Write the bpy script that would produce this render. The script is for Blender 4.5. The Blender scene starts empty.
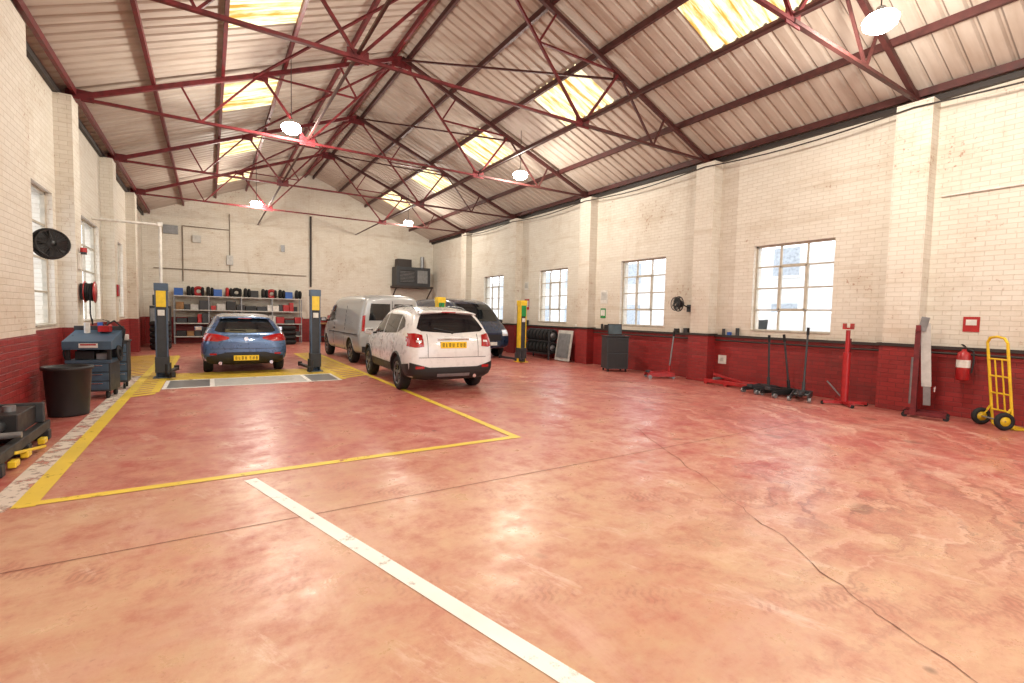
import bpy, math, random
from mathutils import Vector, Matrix
from mathutils.bvhtree import BVHTree
random.seed(7)
S=bpy.context.scene
COL=S.collection
def L(r,g,b):
    f=lambda c:(c/255/12.92) if c/255<=0.04045 else ((c/255+0.055)/1.055)**2.4
    return (f(r),f(g),f(b),1)
# ---------------- material helpers
class NT:
    def __init__(s,name):
        s.mat=bpy.data.materials.new(name); s.mat.use_nodes=True
        s.t=s.mat.node_tree; s.t.nodes.clear()
        s.out=s.t.nodes.new('ShaderNodeOutputMaterial')
    def n(s,typ,ins=None,**at):
        nd=s.t.nodes.new('ShaderNode'+typ)
        for k,v in at.items(): setattr(nd,k,v)
        for k,v in (ins or {}).items():
            sock=nd.inputs[k]
            if isinstance(v,bpy.types.NodeSocket): s.t.links.new(v,sock)
            else: sock.default_value=v
        return nd
    def m(s,op,a,b=0.0,c=0.0,clamp=False):
        nd=s.n('Math',{0:a,1:b,2:c},operation=op); nd.use_clamp=clamp; return nd.outputs[0]
    def mix(s,f,a,b,bt='MIX'):
        nd=s.n('Mix',data_type='RGBA',blend_type=bt)
        for k,v in ((0,f),(6,a),(7,b)):
            if isinstance(v,bpy.types.NodeSocket): s.t.links.new(v,nd.inputs[k])
            else: nd.inputs[k].default_value=v
        return nd.outputs[2]
    def mr(s,v,a,b,c=0.0,d=1.0,sm=False):
        nd=s.n('MapRange',{0:v,1:a,2:b,3:c,4:d}); 
        if sm: nd.interpolation_type='SMOOTHSTEP'
        return nd.outputs[0]
    def noise(s,vec,scale,detail=4,rough=.55):
        return s.n('TexNoise',{'Vector':vec,'Scale':scale,'Detail':detail,'Roughness':rough}).outputs[0]
    def obj(s): return s.n('TexCoord').outputs['Object']
    def sep(s,v):
        nd=s.n('SeparateXYZ',{0:v}); return nd.outputs[0],nd.outputs[1],nd.outputs[2]
    def comb(s,x,y,z=0.0): return s.n('CombineXYZ',{0:x,1:y,2:z}).outputs[0]
    def bsdf(s,**k):
        nd=s.n('BsdfPrincipled',{kk.replace('_',' '):v for kk,v in k.items()})
        s.t.links.new(nd.outputs[0],s.out.inputs[0]); return nd
    def bump(s,h,st=.3,d=.01):
        return s.n('Bump',{'Height':h,'Strength':st,'Distance':d}).outputs[0]
def P(name,col,rough=.5,metal=0.0,coat=0.0,var=.12,scale=8,spec=.5):
    t=NT(name); o=t.obj(); nz=t.noise(o,scale,5)
    c2=tuple(max(0,c*(1-var*2)) for c in col[:3])+(1,); c1=tuple(min(1,c*(1+var)) for c in col[:3])+(1,)
    c=t.mix(t.mr(nz,.3,.7),c2,c1)
    r=t.mr(nz,.3,.7,max(0,rough-.08),min(1,rough+.08))
    t.bsdf(Base_Color=c,Roughness=r,Metallic=metal,Coat_Weight=coat,Specular_IOR_Level=spec)
    return t.mat
M={}
M['white']=P('car_paint_white',L(230,231,232),.3,0,1,.02)
M['blue']=P('car_paint_blue',L(74,102,142),.3,.35,1,.03)
M['silver']=P('car_paint_silver',L(172,174,176),.35,.3,.8,.03)
M['navy']=P('car_paint_navy',L(38,52,78),.3,.2,.8,.05)
M['glass']=P('car_glass',L(22,26,30),.06,0,0,.1,spec=.8)
M['rub']=P('rubber',L(28,28,30),.8)
M['blk']=P('black_plastic',L(34,34,36),.5)
M['dgrey']=P('dark_grey_metal',L(62,64,68),.5,.3)
M['grey']=P('grey_metal',L(140,142,145),.4,.5)
M['lgrey']=P('light_grey',L(190,190,186),.5)
M['alloy']=P('alloy',L(130,133,138),.3,.8)
M['chrome']=P('chrome',L(220,220,225),.12,1)
M['redlamp']=P('tail_lamp_red',L(170,14,18),.15,0,.8,.1)
M['wlamp']=P('lamp_clear',L(225,225,225),.15,.2,.8,.05)
M['plate']=P('plate_yellow',L(246,205,30),.4,0,0,.02)
M['yel']=P('yellow_paint',L(232,196,40),.45,0,.2,.1)
M['red']=P('red_paint',L(170,30,34),.4,0,.3,.15)
M['dred']=P('oxide_red_steel',L(108,30,36),.5,.1,0,.25)
M['dred2']=P('brown_red_steel',L(78,38,36),.55,.1,0,.2)
M['lift']=P('lift_blue',L(74,92,112),.45,.2,.2)
M['binblue']=P('bin_blue',L(66,88,108),.5)
M['dark']=P('dark_conduit',L(52,44,42),.6)
M['pipe']=P('wall_cable',L(130,118,104),.6)
M['white2']=P('white_enamel',L(222,220,214),.5)
M['wood']=P('wood',L(150,112,72),.6,0,0,.2)
M['green']=P('green_sign',L(30,140,70),.5)
M['bluep']=P('blue_plastic',L(40,90,170),.45)
M['fr']=P('window_frame_paint',L(186,178,162),.5)
M['screen']=P('screen',L(60,80,95),.1)
M['ptxt']=P('plate_text',L(20,20,20),.6)
M['chain']=P('chain',L(150,120,70),.5,.5)
M['joint']=P('floor_joint',L(130,88,76),.8)
def brick(name,c1,c2,mort,dirt,rough=.7,red=False):
    t=NT(name); o=t.obj(); x,y,z=t.sep(o)
    nx=t.sep(t.n('NewGeometry').outputs['Normal'])[0]
    isx=t.m('GREATER_THAN',t.m('ABSOLUTE',nx),.5)
    h=t.m('ADD',t.m('MULTIPLY',y,isx),t.m('MULTIPLY',x,t.m('SUBTRACT',1.0,isx)))
    v=t.comb(h,z)
    b=t.n('TexBrick',{'Vector':v,'Color1':c1,'Color2':c2,'Mortar':mort,'Scale':1.0,'Mortar Size':.006,'Mortar Smooth':.8,'Brick Width':.23,'Row Height':.078})
    n1=t.noise(o,.8,8,.68); n2=t.noise(t.comb(h,t.m('MULTIPLY',z,.22),x),2.4,7,.68); n3=t.noise(o,13,5,.65)
    n4=t.noise(t.comb(t.m('MULTIPLY',h,.35),t.m('MULTIPLY',z,4.0),x),1.3,6,.6)
    c=t.mix(t.mr(n1,.5,.75,0,.45),b.outputs[0],dirt)
    c=t.mix(t.mr(n2,.57,.79,0,.5),c,dirt)
    c=t.mix(t.mr(n4,.54,.74,0,.42),c,dirt)
    c=t.mix(t.mr(n3,.60,.72,0,.3),c,dirt)
    if not red:
        c=t.mix(t.mr(t.m('MULTIPLY',n3,t.m('ADD',n1,.45)),.63,.69,0,.6),c,L(160,116,92))
        c=t.mix(t.m('MULTIPLY',t.mr(z,1.9,1.1,0,1),t.mr(n2,.3,.7,.05,.45)),c,L(186,160,134))
    hh=t.m('ADD',t.m('MULTIPLY',b.outputs[1],-1.0),t.m('MULTIPLY',n3,.8))
    t.bsdf(Base_Color=c,Roughness=rough,Normal=t.bump(hh,.5,.012))
    return t.mat
M['br']=brick('painted_brick',L(222,217,206),L(216,210,198),L(202,194,180),L(182,163,138))
M['rd']=brick('red_painted_brick',L(150,40,40),L(134,34,34),L(108,30,30),L(88,48,44),.5,True)
def roofmat():
    t=NT('roof_sheet'); o=t.obj(); x,y,z=t.sep(o)
    st=t.noise(t.comb(t.m('MULTIPLY',x,.6),t.m('MULTIPLY',y,5.0)),1.0,5,.6)
    n=t.noise(o,.7,5)
    fr=t.m('FRACT',t.m('DIVIDE',t.m('ADD',y,5.5),.25)); ln=t.m('LESS_THAN',fr,.12)
    c=t.mix(t.mr(n,.3,.75),L(196,186,176),L(174,160,148))
    c=t.mix(t.mr(st,.42,.72,0,.6),c,L(150,130,114))
    c=t.mix(t.m('MULTIPLY',ln,.65),c,L(96,80,74))
    t.bsdf(Base_Color=c,Roughness=.6); return t.mat
M['roof']=roofmat()
def skymat():
    t=NT('skylight_sheet'); o=t.obj(); x,y,z=t.sep(o)
    st=t.noise(t.comb(t.m('MULTIPLY',x,.8),t.m('MULTIPLY',y,7.0)),1.0,5,.7)
    c=t.mix(t.mr(st,.40,.64,sm=True),L(248,236,190),L(186,138,58))
    tr=t.n('BsdfTranslucent',{'Color':c}); df=t.n('BsdfDiffuse',{'Color':c})
    mx=t.n('MixShader',{0:.25,1:tr.outputs[0],2:df.outputs[0]})
    t.t.links.new(mx.outputs[0],t.out.inputs[0]); return t.mat
M['sky']=skymat()
def winglass():
    t=NT('window_glass'); a=t.n('BsdfTransparent',{'Color':(.97,.98,1,1)}); g=t.n('BsdfGlossy',{'Color':(1,1,1,1),'Roughness':.03})
    mx=t.n('MixShader',{0:.06,1:a.outputs[0],2:g.outputs[0]}); t.t.links.new(mx.outputs[0],t.out.inputs[0]); return t.mat
M['pane']=winglass()
def worn(name,col,thr=.5,edge=.12):
    t=NT(name); o=t.obj(); n=t.noise(o,7,8,.7); n2=t.noise(o,1.5,4)
    f=t.mr(t.m('ADD',n,t.m('MULTIPLY',n2,.35)),thr,thr+edge)
    p=t.n('BsdfPrincipled',{'Base Color':t.mix(t.mr(n2,.3,.7),col,tuple(c*.8 for c in col[:3])+(1,)),'Roughness':.45})
    tr=t.n('BsdfTransparent')
    mx=t.n('MixShader',{0:f,1:tr.outputs[0],2:p.outputs[0]}); t.t.links.new(mx.outputs[0],t.out.inputs[0]); return t.mat
M['yline']=worn('floor_paint_yellow',L(242,212,74),.46,.12)
M['yline2']=worn('floor_paint_yellow_pad',L(242,208,70),.42,.14)
M['wline']=worn('floor_paint_white',L(254,251,246),.45,.15)
M['wline2']=worn('floor_paint_white_old',L(232,222,210),.56,.12)
def emis(name,col,st):
    t=NT(name); e=t.n('Emission',{'Color':col,'Strength':st}); t.t.links.new(e.outputs[0],t.out.inputs[0]); return t.mat
M['lampem']=emis('lamp_led',(1,.96,.88,1),80)
def floormat():
    t=NT('worn_painted_concrete'); o=t.obj(); x,y,z=t.sep(o)
    n1=t.noise(o,.5,8,.65); n2=t.noise(o,2.4,10,.74); n3=t.noise(o,26,6,.7); n4=t.noise(t.comb(t.m('MULTIPLY',x,.3),y,7.0),1.4,8,.7)
    n5=t.noise(t.comb(x,t.m('MULTIPLY',y,.25),3.0),2.2,8,.7); n6=t.noise(o,8,8,.75)
    far=t.mr(t.m('ADD',y,t.m('MULTIPLY',x,.45)),1.0,7.6)
    bay=t.m('MULTIPLY',t.m('LESS_THAN',x,3.2),t.m('GREATER_THAN',y,4.9))
    right=t.mr(x,3.0,8.8)
    f=t.m('ADD',t.m('MULTIPLY',n1,.55),t.m('MULTIPLY',n2,.50))
    f=t.m('ADD',f,t.m('MULTIPLY',far,.26)); f=t.m('ADD',f,t.m('MULTIPLY',bay,.07)); f=t.m('ADD',f,t.m('MULTIPLY',right,.16))
    f=t.m('ADD',f,t.m('MULTIPLY',t.m('SUBTRACT',n6,.5),.30))
    f=t.mr(f,.46,.84)
    beige=t.mix(t.mr(n4,.3,.7),L(214,182,148),L(192,154,124))
    pink=t.mix(t.mr(n2,.38,.62),L(200,126,112),L(172,80,76))
    c=t.mix(f,beige,pink)
    c=t.mix(t.mr(n4,.53,.70,0,.5),c,L(218,180,160))
    c=t.mix(t.mr(n5,.57,.72,0,.5),c,L(220,182,166))
    # pale dusty scuffs, elongated
    n7=t.noise(t.comb(t.m('ADD',t.m('MULTIPLY',x,1.2),t.m('MULTIPLY',y,.5)),t.m('MULTIPLY',t.m('SUBTRACT',y,t.m('MULTIPLY',x,.4)),.3),5.0),3.2,9,.75)
    c=t.mix(t.mr(n7,.57,.68,0,.6),c,L(228,202,186))
    c=t.mix(t.mr(n6,.56,.70,0,.35),c,L(164,110,94))
    dx=t.m('SUBTRACT',x,3.5); dy=t.m('SUBTRACT',y,5.4)
    wob=t.m('MULTIPLY',t.m('SUBTRACT',n1,.5),2.2)
    d=t.m('ADD',t.m('SQRT',t.m('ADD',t.m('MULTIPLY',dx,dx),t.m('MULTIPLY',dy,dy))),wob); an=t.m('ARCTAN2',dy,dx)
    pn=t.noise(t.comb(t.m('MULTIPLY',d,6.0),t.m('MULTIPLY',an,1.3)),1.0,8,.75)
    pn2=t.noise(t.comb(t.m('MULTIPLY',t.m('ADD',d,t.m('MULTIPLY',an,.45)),15.0),t.m('MULTIPLY',an,2.0),9.0),1.0,4,.6)
    ring=t.m('MULTIPLY',t.mr(d,2.0,3.3,sm=True),t.mr(d,5.6,7.4,1,0,sm=True))
    ring=t.m('MULTIPLY',ring,t.mr(x,1.8,4.2))
    c=t.mix(t.m('MULTIPLY',t.mr(pn,.50,.62),t.m('MULTIPLY',ring,.65)),c,L(152,84,76))
    c=t.mix(t.m('MULTIPLY',t.mr(pn,.47,.36),t.m('MULTIPLY',ring,.62)),c,L(230,196,178))
    c=t.mix(t.m('MULTIPLY',t.mr(pn2,.58,.66),t.m('MULTIPLY',ring,.5)),c,L(122,74,68))
    dd=t.m('ADD',t.m('MULTIPLY',x,.55),t.m('MULTIPLY',y,.83)); d2=t.m('SUBTRACT',t.m('MULTIPLY',x,.83),t.m('MULTIPLY',y,.55))
    tread=t.m('GREATER_THAN',t.m('SINE',t.m('ADD',t.m('MULTIPLY',d2,150.0),t.m('MULTIPLY',t.m('SINE',t.m('MULTIPLY',dd,60.0)),1.5))),.1)
    lane=t.mr(t.m('ABSOLUTE',t.m('SUBTRACT',t.m('ADD',dd,t.m('MULTIPLY',n1,.4)),2.75)),.14,.08)
    lane2=t.mr(t.m('ABSOLUTE',t.m('SUBTRACT',t.m('ADD',dd,t.m('MULTIPLY',n1,-.6)),3.7)),.13,.08)
    lane=t.m('MAXIMUM',lane,lane2)
    c=t.mix(t.m('MULTIPLY',t.m('MULTIPLY',lane,tread),t.mr(n2,.47,.6,0,.4)),c,L(150,98,84))
    c=t.mix(t.mr(n3,.60,.72,0,.45),c,L(152,104,90))
    st=t.noise(o,1.9,2,.4); c=t.mix(t.mr(st,.71,.75,0,.5),c,L(126,88,78))
    vr=t.n('TexVoronoi',{'Vector':o,'Scale':1.1}).outputs['Distance']; c=t.mix(t.mr(vr,.045,.025,0,.7),c,L(84,66,60))
    edge=t.m('MAXIMUM',t.mr(x,9.0,10.2),t.mr(x,-1.3,-1.9)); c=t.mix(t.m('MULTIPLY',edge,.5),c,L(132,74,66))
    r=t.mr(n2,.35,.65,.24,.5)
    t.bsdf(Base_Color=c,Roughness=r,Specular_IOR_Level=.5,Normal=t.bump(n3,.12,.01)); return t.mat
M['floor']=floormat()
M['ground']=P('outside_asphalt',L(190,190,190),.9,var=.05)
M['ext']=P('outside_render',L(222,222,222),.9,var=.04,scale=1)
M['extw']=P('outside_window',L(172,180,188),.3)
# ---------------- mesh builder
class B:
    def __init__(s): s.v=[];s.f=[];s.mi=[];s.sm=[];s.mats=[]
    def k(s,mat):
        mat=M[mat] if isinstance(mat,str) else mat
        if mat not in s.mats: s.mats.append(mat)
        return s.mats.index(mat)
    def add(s,vs,fs,mat,smooth=False):
        o=len(s.v); s.v+= [tuple(v) for v in vs]; i=s.k(mat)
        for f in fs: s.f.append([a+o for a in f]); s.mi.append(i); s.sm.append(smooth)
    def box(s,c,d,mat,R=None):
        c=Vector(c); vs=[]
        for z in(-.5,.5):
            for x,y in((-.5,-.5),(.5,-.5),(.5,.5),(-.5,.5)):
                p=Vector((x*d[0],y*d[1],z*d[2]))
                if R is not None: p=R@p
                vs.append(c+p)
        s.add(vs,[(3,2,1,0),(4,5,6,7),(0,1,5,4),(1,2,6,5),(2,3,7,6),(3,0,4,7)],mat)
    def bb(s,x0,x1,y0,y1,z0,z1,mat): s.box(((x0+x1)/2,(y0+y1)/2,(z0+z1)/2),(x1-x0,y1-y0,z1-z0),mat)
    def beam(s,p0,p1,w,h,mat):
        p0=Vector(p0);p1=Vector(p1); d=p1-p0; l=d.length; z=d.normalized()
        up=Vector((0,0,1)) if abs(z.z)<.95 else Vector((0,1,0))
        x=up.cross(z).normalized(); y=z.cross(x)
        R=Matrix((x,y,z)).transposed(); s.box((p0+p1)/2,(w,h,l),mat,R)
    def cyl(s,p0,p1,r0,mat,r1=None,n=18,caps=True):
        r1=r0 if r1 is None else r1
        p0=Vector(p0);p1=Vector(p1); z=(p1-p0).normalized(); x=z.orthogonal().normalized(); y=z.cross(x)
        vs=[];
        for p,r in((p0,r0),(p1,r1)):
            for i in range(n):
                a=2*math.pi*i/n; vs.append(p+x*math.cos(a)*r+y*math.sin(a)*r)
        s.add(vs,[(i,(i+1)%n,n+(i+1)%n,n+i) for i in range(n)],mat,True)
        if caps: s.add(vs,[tuple(range(n-1,-1,-1)),tuple(range(n,2*n))],mat)
    def lathe(s,c,axis,prof,mat,n=32,smooth=True):
        c=Vector(c); z=Vector(axis).normalized(); x=z.orthogonal().normalized(); y=z.cross(x); vs=[]
        for r,h in prof:
            for i in range(n):
                a=2*math.pi*i/n; vs.append(c+z*h+(x*math.cos(a)+y*math.sin(a))*r)
        fs=[]
        for j in range(len(prof)-1):
            for i in range(n): fs.append((j*n+i,j*n+(i+1)%n,(j+1)*n+(i+1)%n,(j+1)*n+i))
        s.add(vs,fs,mat,smooth)
    def tube(s,pts,r,mat,n=10):
        for a,b in zip(pts[:-1],pts[1:]): s.cyl(a,b,r,mat,n=n)
    def ring(s,c,axis,R,r,mat,n=28,k=10):
        prof=[(R+r*math.cos(2*math.pi*i/k),r*math.sin(2*math.pi*i/k)) for i in range(k+1)]
        s.lathe(c,axis,prof,mat,n)
    def quad(s,pts,mat): s.add(pts,[tuple(range(len(pts)))],mat)
    def obj(s,name,loc=(0,0,0),rz=0,parent=None,bevel=0):
        me=bpy.data.meshes.new(name); me.from_pydata(s.v,[],s.f)
        for m in s.mats: me.materials.append(m)
        me.polygons.foreach_set('material_index',s.mi); me.polygons.foreach_set('use_smooth',s.sm); me.update()
        o=bpy.data.objects.new(name,me); COL.objects.link(o); o.location=loc; o.rotation_euler=(0,0,rz)
        if parent: o.parent=parent
        if bevel:
            b=o.modifiers.new('bevel','BEVEL'); b.width=bevel; b.segments=2; b.limit_method='ANGLE'; b.angle_limit=.9
        return o
def empty(name,loc=(0,0,0),rz=0,sc=1):
    e=bpy.data.objects.new(name,None); COL.objects.link(e); e.location=loc; e.rotation_euler=(0,0,rz); e.empty_display_size=.3; e.scale=(sc,sc,sc); return e
# ---------------- room constants
XL,XR=-2.25,10.3; Y0,Y1=-5.0,24.6; ZE=5.2; XC=4.05; ZR=7.75
SL=(ZR-ZE)/(XR-XC)
PY=[-.8,3.45,7.45,11.75,16.0,20.25]
def roofz(x): return ZR-abs(x-XC)*SL
b=B(); b.bb(XL-.3,XR+.3,Y0-.3,Y1+.3,-.2,0,'floor'); floor=b.obj('floor')
b=B(); b.bb(-60,80,-60,80,-.5,-.21,'ground'); b.obj('ground_outside')
def strip(p0,p1,w,mat,name,z=.003):
    p0=Vector((*p0,z));p1=Vector((*p1,z)); d=(p1-p0).normalized(); n=Vector((-d.y,d.x,0))*w/2
    b=B(); b.quad([p0-n,p1-n,p1+n,p0+n],mat); return b.obj(name,parent=floor)
strip((-1.33,4.8),(-1.33,13.2),.18,'wline2','old_line_edge',.002)
strip((-1.18,4.84),(-1.18,17),.14,'yline','yellow_line_a')
strip((-1.25,4.91),(3.22,4.91),.10,'yline','yellow_line_b',.004)
strip((3.17,4.85),(3.17,19),.10,'yline','yellow_line_c',.005)
strip((.29,4.74),(1.30,1.30),.10,'wline','white_line',.003)
strip((1.30,1.30),(1.70,-.1),.10,'wline','white_line_b',.003)
strip((-2.2,3.70),(7.5,3.70),.007,'joint','joint_a',.0025)
b=B(); pts=[(4.9,4.6),(4.45,3.75),(4.1,3.15),(3.95,2.8),(3.62,2.3),(3.35,1.75),(3.05,1.3),(2.88,.95),(2.7,.55),(2.4,.1)]
fine=[]
for p,q in zip(pts[:-1],pts[1:]):
    for i in range(6):
        t=i/6; fine.append((p[0]+(q[0]-p[0])*t+random.uniform(-.02,.02),p[1]+(q[1]-p[1])*t+random.uniform(-.02,.02)))
for p,q in zip(fine[:-1],fine[1:]):
    w=random.uniform(.0015,.005); b.quad([(p[0]-w,p[1],.003),(q[0]-w,q[1],.003),(q[0]+w,q[1],.003),(p[0]+w,p[1],.003)],'joint')
b.obj('floor_crack',parent=floor)
b=B(); b.quad([(-.75,10.75,.004),(2.45,10.75,.004),(2.45,12.0,.004),(-.75,12.0,.004)],'wline'); b.obj('lift_pad_border',parent=floor)
b=B(); b.quad([(-.68,10.85,.006),(.0,10.85,.006),(.0,11.90,.006),(-.68,11.90,.006)],'grey'); b.quad([(.08,10.85,.006),(1.75,10.85,.006),(1.75,11.90,.006),(.08,11.90,.006)],'lgrey'); b.quad([(1.83,10.85,.006),(2.38,10.85,.006),(2.38,11.90,.006),(1.83,11.90,.006)],'grey'); b.obj('lift_pad_plate',parent=floor)
b=B()
def hatch(x0,x1,y0,y1,st,z=.0045,w=.19):
    y=y0
    while y<y1:
        b.quad([(x0,y,z),(x1,y+(x1-x0)*.6,z),(x1,y+(x1-x0)*.6+w,z),(x0,y+w,z)],'yline2'); y+=st
hatch(2.5,3.12,11.0,18,.32); hatch(-1.12,-.8,10.0,18,.28); hatch(-2.0,-1.25,12.6,18,.36)
for yy in (12.03,12.25,12.5,12.75,13.0): b.quad([(-.8,yy,.0045),(2.5,yy,.0045),(2.5,yy+.17,.0045),(-.8,yy+.17,.0045)],'yline2')
b.quad([(2.44,10.9,.0055),(2.56,10.9,.0055),(2.56,18,.0055),(2.44,18,.0055)],'yline2')
b.quad([(-.88,10.4,.0055),(-.76,10.4,.0055),(-.76,18,.0055),(-.88,18,.0055)],'yline2')
b.obj('yellow_hatching',parent=floor)
# walls
RW=[(c-.82,c+.82,1.25,3.13) for c in (5.5,9.6,13.75,17.95)]
LW=[(9.75,11.3,1.15,3.4),(13.4,15.4,1.15,3.4),(17.4,19.2,1.15,3.4)]
def sidewall(name,x0,x1,wins,mat):
    b=B(); y=Y0-.3
    for (a,c,z0,z1) in sorted(wins):
        b.bb(x0,x1,y,a,0,ZE+.12,mat); b.bb(x0,x1,a,c,0,z0,mat); b.bb(x0,x1,a,c,z1,ZE+.12,mat); y=c
    b.bb(x0,x1,y,Y1+.3,0,ZE+.12,mat); return b.obj(name)
wr=sidewall('wall_right',XR,XR+.3,RW,'br'); wl=sidewall('wall_left',XL-.3,XL,LW,'br')
def gable(name,y,added_door=None):
    b=B(); up=.15
    def prism(pts,mat='br'):
        n=len(pts); vs=[(p[0],y-.15,p[1]) for p in pts]+[(p[0],y+.15,p[1]) for p in pts]
        b.add(vs,[tuple(range(n)),tuple(range(2*n-1,n-1,-1))]+[(i,n+i,n+(i+1)%n,(i+1)%n) for i in range(n)],mat)
    xa,xb=XL,XR
    if added_door:
        d0,d1,h=added_door
        prism([(xa,0),(d0,0),(d0,h),(xa,h)]); prism([(d1,0),(xb,0),(xb,h),(d1,h)])
        prism([(xa,h),(xb,h),(xb,roofz(xb)+up),(XC,ZR+up),(xa,roofz(xa)+up)])
    else: prism([(xa,0),(xb,0),(xb,roofz(xb)+up),(XC,ZR+up),(xa,roofz(xa)+up)])
    return b.obj(name)
gable('wall_back',Y1+.15); gable('wall_front',Y0-.15,(1.0,7.0,4.3))  # unseen front wall gets an added open doorway to let sky light in
b=B()
b.bb(XR-.05,XR-.001,Y0,Y1,0.001,1.08,'rd'); b.bb(XR-.10,XR-.001,Y0,Y1,1.08,1.13,'dark'); b.obj('baseboard_right')
b=B(); b.bb(XL+.001,XL+.04,Y0,Y1,.001,1.10,'rd'); b.obj('baseboard_left')
b=B(); b.bb(XL+.05,XR-.11,Y1-.04,Y1-.001,.001,1.1,'rd'); b.obj('baseboard_back')
for i,y in enumerate(PY):
    b=B(); b.bb(XR-.3,XR-.001,y-.25,y+.25,1.13,ZE-.02,'br'); b.bb(XR-.33,XR-.001,y-.28,y+.28,.001,1.13,'rd')
    b.bb(XR-.36,XR-.001,y-.31,y+.31,1.10,1.15,'dark'); b.obj('pier_right' if i==0 else 'pier_right.%03d'%i)
    w0,w1=(y-.25,y+.25) if abs(y-7.45)>.1 else (7.45,9.0)
    b=B(); b.bb(XL+.001,XL+.25,w0,w1,1.1,ZE-.02,'br'); b.bb(XL+.001,XL+.27,w0,w1+.01,.001,1.1,'rd'); b.obj('pier_left' if i==0 else 'pier_left.%03d'%i)
def window(n,x,y0,y1,z0,z1,side,cols=3,rows=4):
    b=B(); xs=x+side*.12
    for yy in (y0+.02,y1-.02): b.bb(xs-.03,xs+.03,yy-.02,yy+.02,z0,z1,'fr')
    for zz in (z0+.02,z1-.02): b.bb(xs-.03,xs+.03,y0,y1,zz-.02,zz+.02,'fr')
    for i in range(1,cols): yy=y0+(y1-y0)*i/cols; b.bb(xs-.02,xs+.02,yy-.018,yy+.018,z0,z1,'fr')
    for i in range(1,rows): zz=z0+(z1-z0)*i/rows; b.bb(xs-.02,xs+.02,y0,y1,zz-.016,zz+.016,'fr')
    h=(z1-z0)/rows
    ya,yb=y0+(y1-y0)/cols,y0+(y1-y0)*(cols-1)/cols
    if cols>2:
        for yy in(ya,yb): b.bb(xs-.035,xs+.02,yy-.03,yy+.03,z0+h,z0+3*h,'fr')
        for zz in(z0+h,z0+3*h): b.bb(xs-.035,xs+.02,ya,yb,zz-.03,zz+.03,'fr')
    b.quad([(xs,y0,z0),(xs,y1,z0),(xs,y1,z1),(xs,y0,z1)],'pane')
    b.bb(min(x,x+side*.12)-.02*(side>0),max(x,x+side*.12)+.02*(side<0),y0+.001,y1-.001,z0-.0,z0+.03,'fr')
    b.obj('window_%d'%n)
n=1
for w in RW: window(n,XR,*w,1); n+=1
for w in LW: window(n,XL,*w,-1,2,4); n+=1
SKR=[(3.95,5.7),(8.2,9.95),(12.45,14.2),(16.7,18.45),(20.9,22.6)]
b=B()
xs=[0,2.6,3.75,XR-XC+.35]; ys=[];hs=[]; y=Y0-.5
while y<Y1+.5:
    for dy,h in ((0,0),(.03,.035),(.055,.035),(.085,0)): ys.append(y+dy);hs.append(h)
    y+=.25
for sgn in(1,-1):
    vs=[]
    for y,h in zip(ys,hs):
        for d in xs: vs.append((XC+sgn*d,y,ZR+.12-d*SL+h))
    k=len(xs)
    for j in range(len(ys)-1):
        ym=(ys[j]+ys[j+1])/2
        for i in range(k-1):
            sk=(i==1 and any(a<ym<c for a,c in SKR))
            b.add([vs[j*k+i],vs[j*k+i+1],vs[(j+1)*k+i+1],vs[(j+1)*k+i]],[(0,1,2,3)],'sky' if sk else 'roof')
b.obj('ceiling')
b=B()
for sgn in(1,-1):
    for i,d in enumerate((.18,1.35,2.6,3.75,4.9,6.05)):
        x=XC+sgn*d; z=ZR-d*SL+.04
        b.bb(x-.03,x+.03,Y0,Y1,z-.06,z+.06,'dred' if sgn<0 else 'dred2')
b.obj('roof_purlins')
def truss():
    b=B()
    TZ=ZE+.02
    for s in(1,-1):
        H=XR-XC-.12; m='dred'; mr='dred2' if s>0 else 'dred'
        def R(f): return (XC+s*H*(1-f),0,roofz(XC+s*H*(1-f))-.06)
        foot=(XC+s*H,0,TZ)
        A=(XC,0,ZR-.08)
        T=(XC+s*2.15,0,TZ); Tm=(XC+s*(2.15+(H-2.15)/2),0,TZ)
        b.beam(R(0),A,.07,.09,mr)
        b.beam(foot,T,.065,.05,mr)
        b.beam(T,A,.045,.045,m)
        b.beam(T,R(.5),.05,.045,m)
        b.beam(Tm,R(.5),.04,.035,mr); b.beam(Tm,R(.27),.04,.035,mr)
        mid=tuple((a+c)/2 for a,c in zip(T,A))
        b.beam(mid,R(.5),.04,.035,m); b.beam(mid,R(.76),.04,.035,m)
        b.box((T[0],0,T[2]+.03),(.32,.02,.18),m); b.box((foot[0]-s*.15,0,TZ+.06),(.4,.02,.2),mr)
        b.box((R(.5)[0],0,R(.5)[2]-.06),(.28,.02,.14),mr)
        b.box((foot[0]-s*.02,0,TZ-.035),(.3,.25,.03),mr)
    b.beam((XC-2.15,0,TZ),(XC+2.15,0,TZ),.05,.045,'dred'); b.box((XC,0,ZR-.2),(.5,.02,.22),'dred')
    return b
tr=None
for y in PY:
    if tr is None: tr=truss().obj('roof_truss',(0,y,0))
    else:
        o=bpy.data.objects.new('roof_truss',tr.data); COL.objects.link(o); o.location=(0,y,0)
b=B()
for x in (XC-2.15,XC+2.15): b.bb(x-.02,x+.02,Y0+.1,Y1-.02,ZE+.06,ZE+.10,'dred2')
for a,c in zip(PY[:-1],PY[1:]):
    b.beam((XC+3.2,a,roofz(XC+3.2)-.1),(XC,c,ZR-.12),.04,.04,'dred2')
    b.beam((XC-3.2,c,roofz(XC-3.2)-.1),(XC,a,ZR-.12),.04,.04,'dred')
b.obj('roof_bracing')
b=B(); b.bb(XR-.09,XR-.002,Y0,Y1,ZE-.02,ZE+.07,'dark'); b.bb(XL+.002,XL+.07,Y0,Y1,ZE-.03,ZE+.08,'dark')
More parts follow.
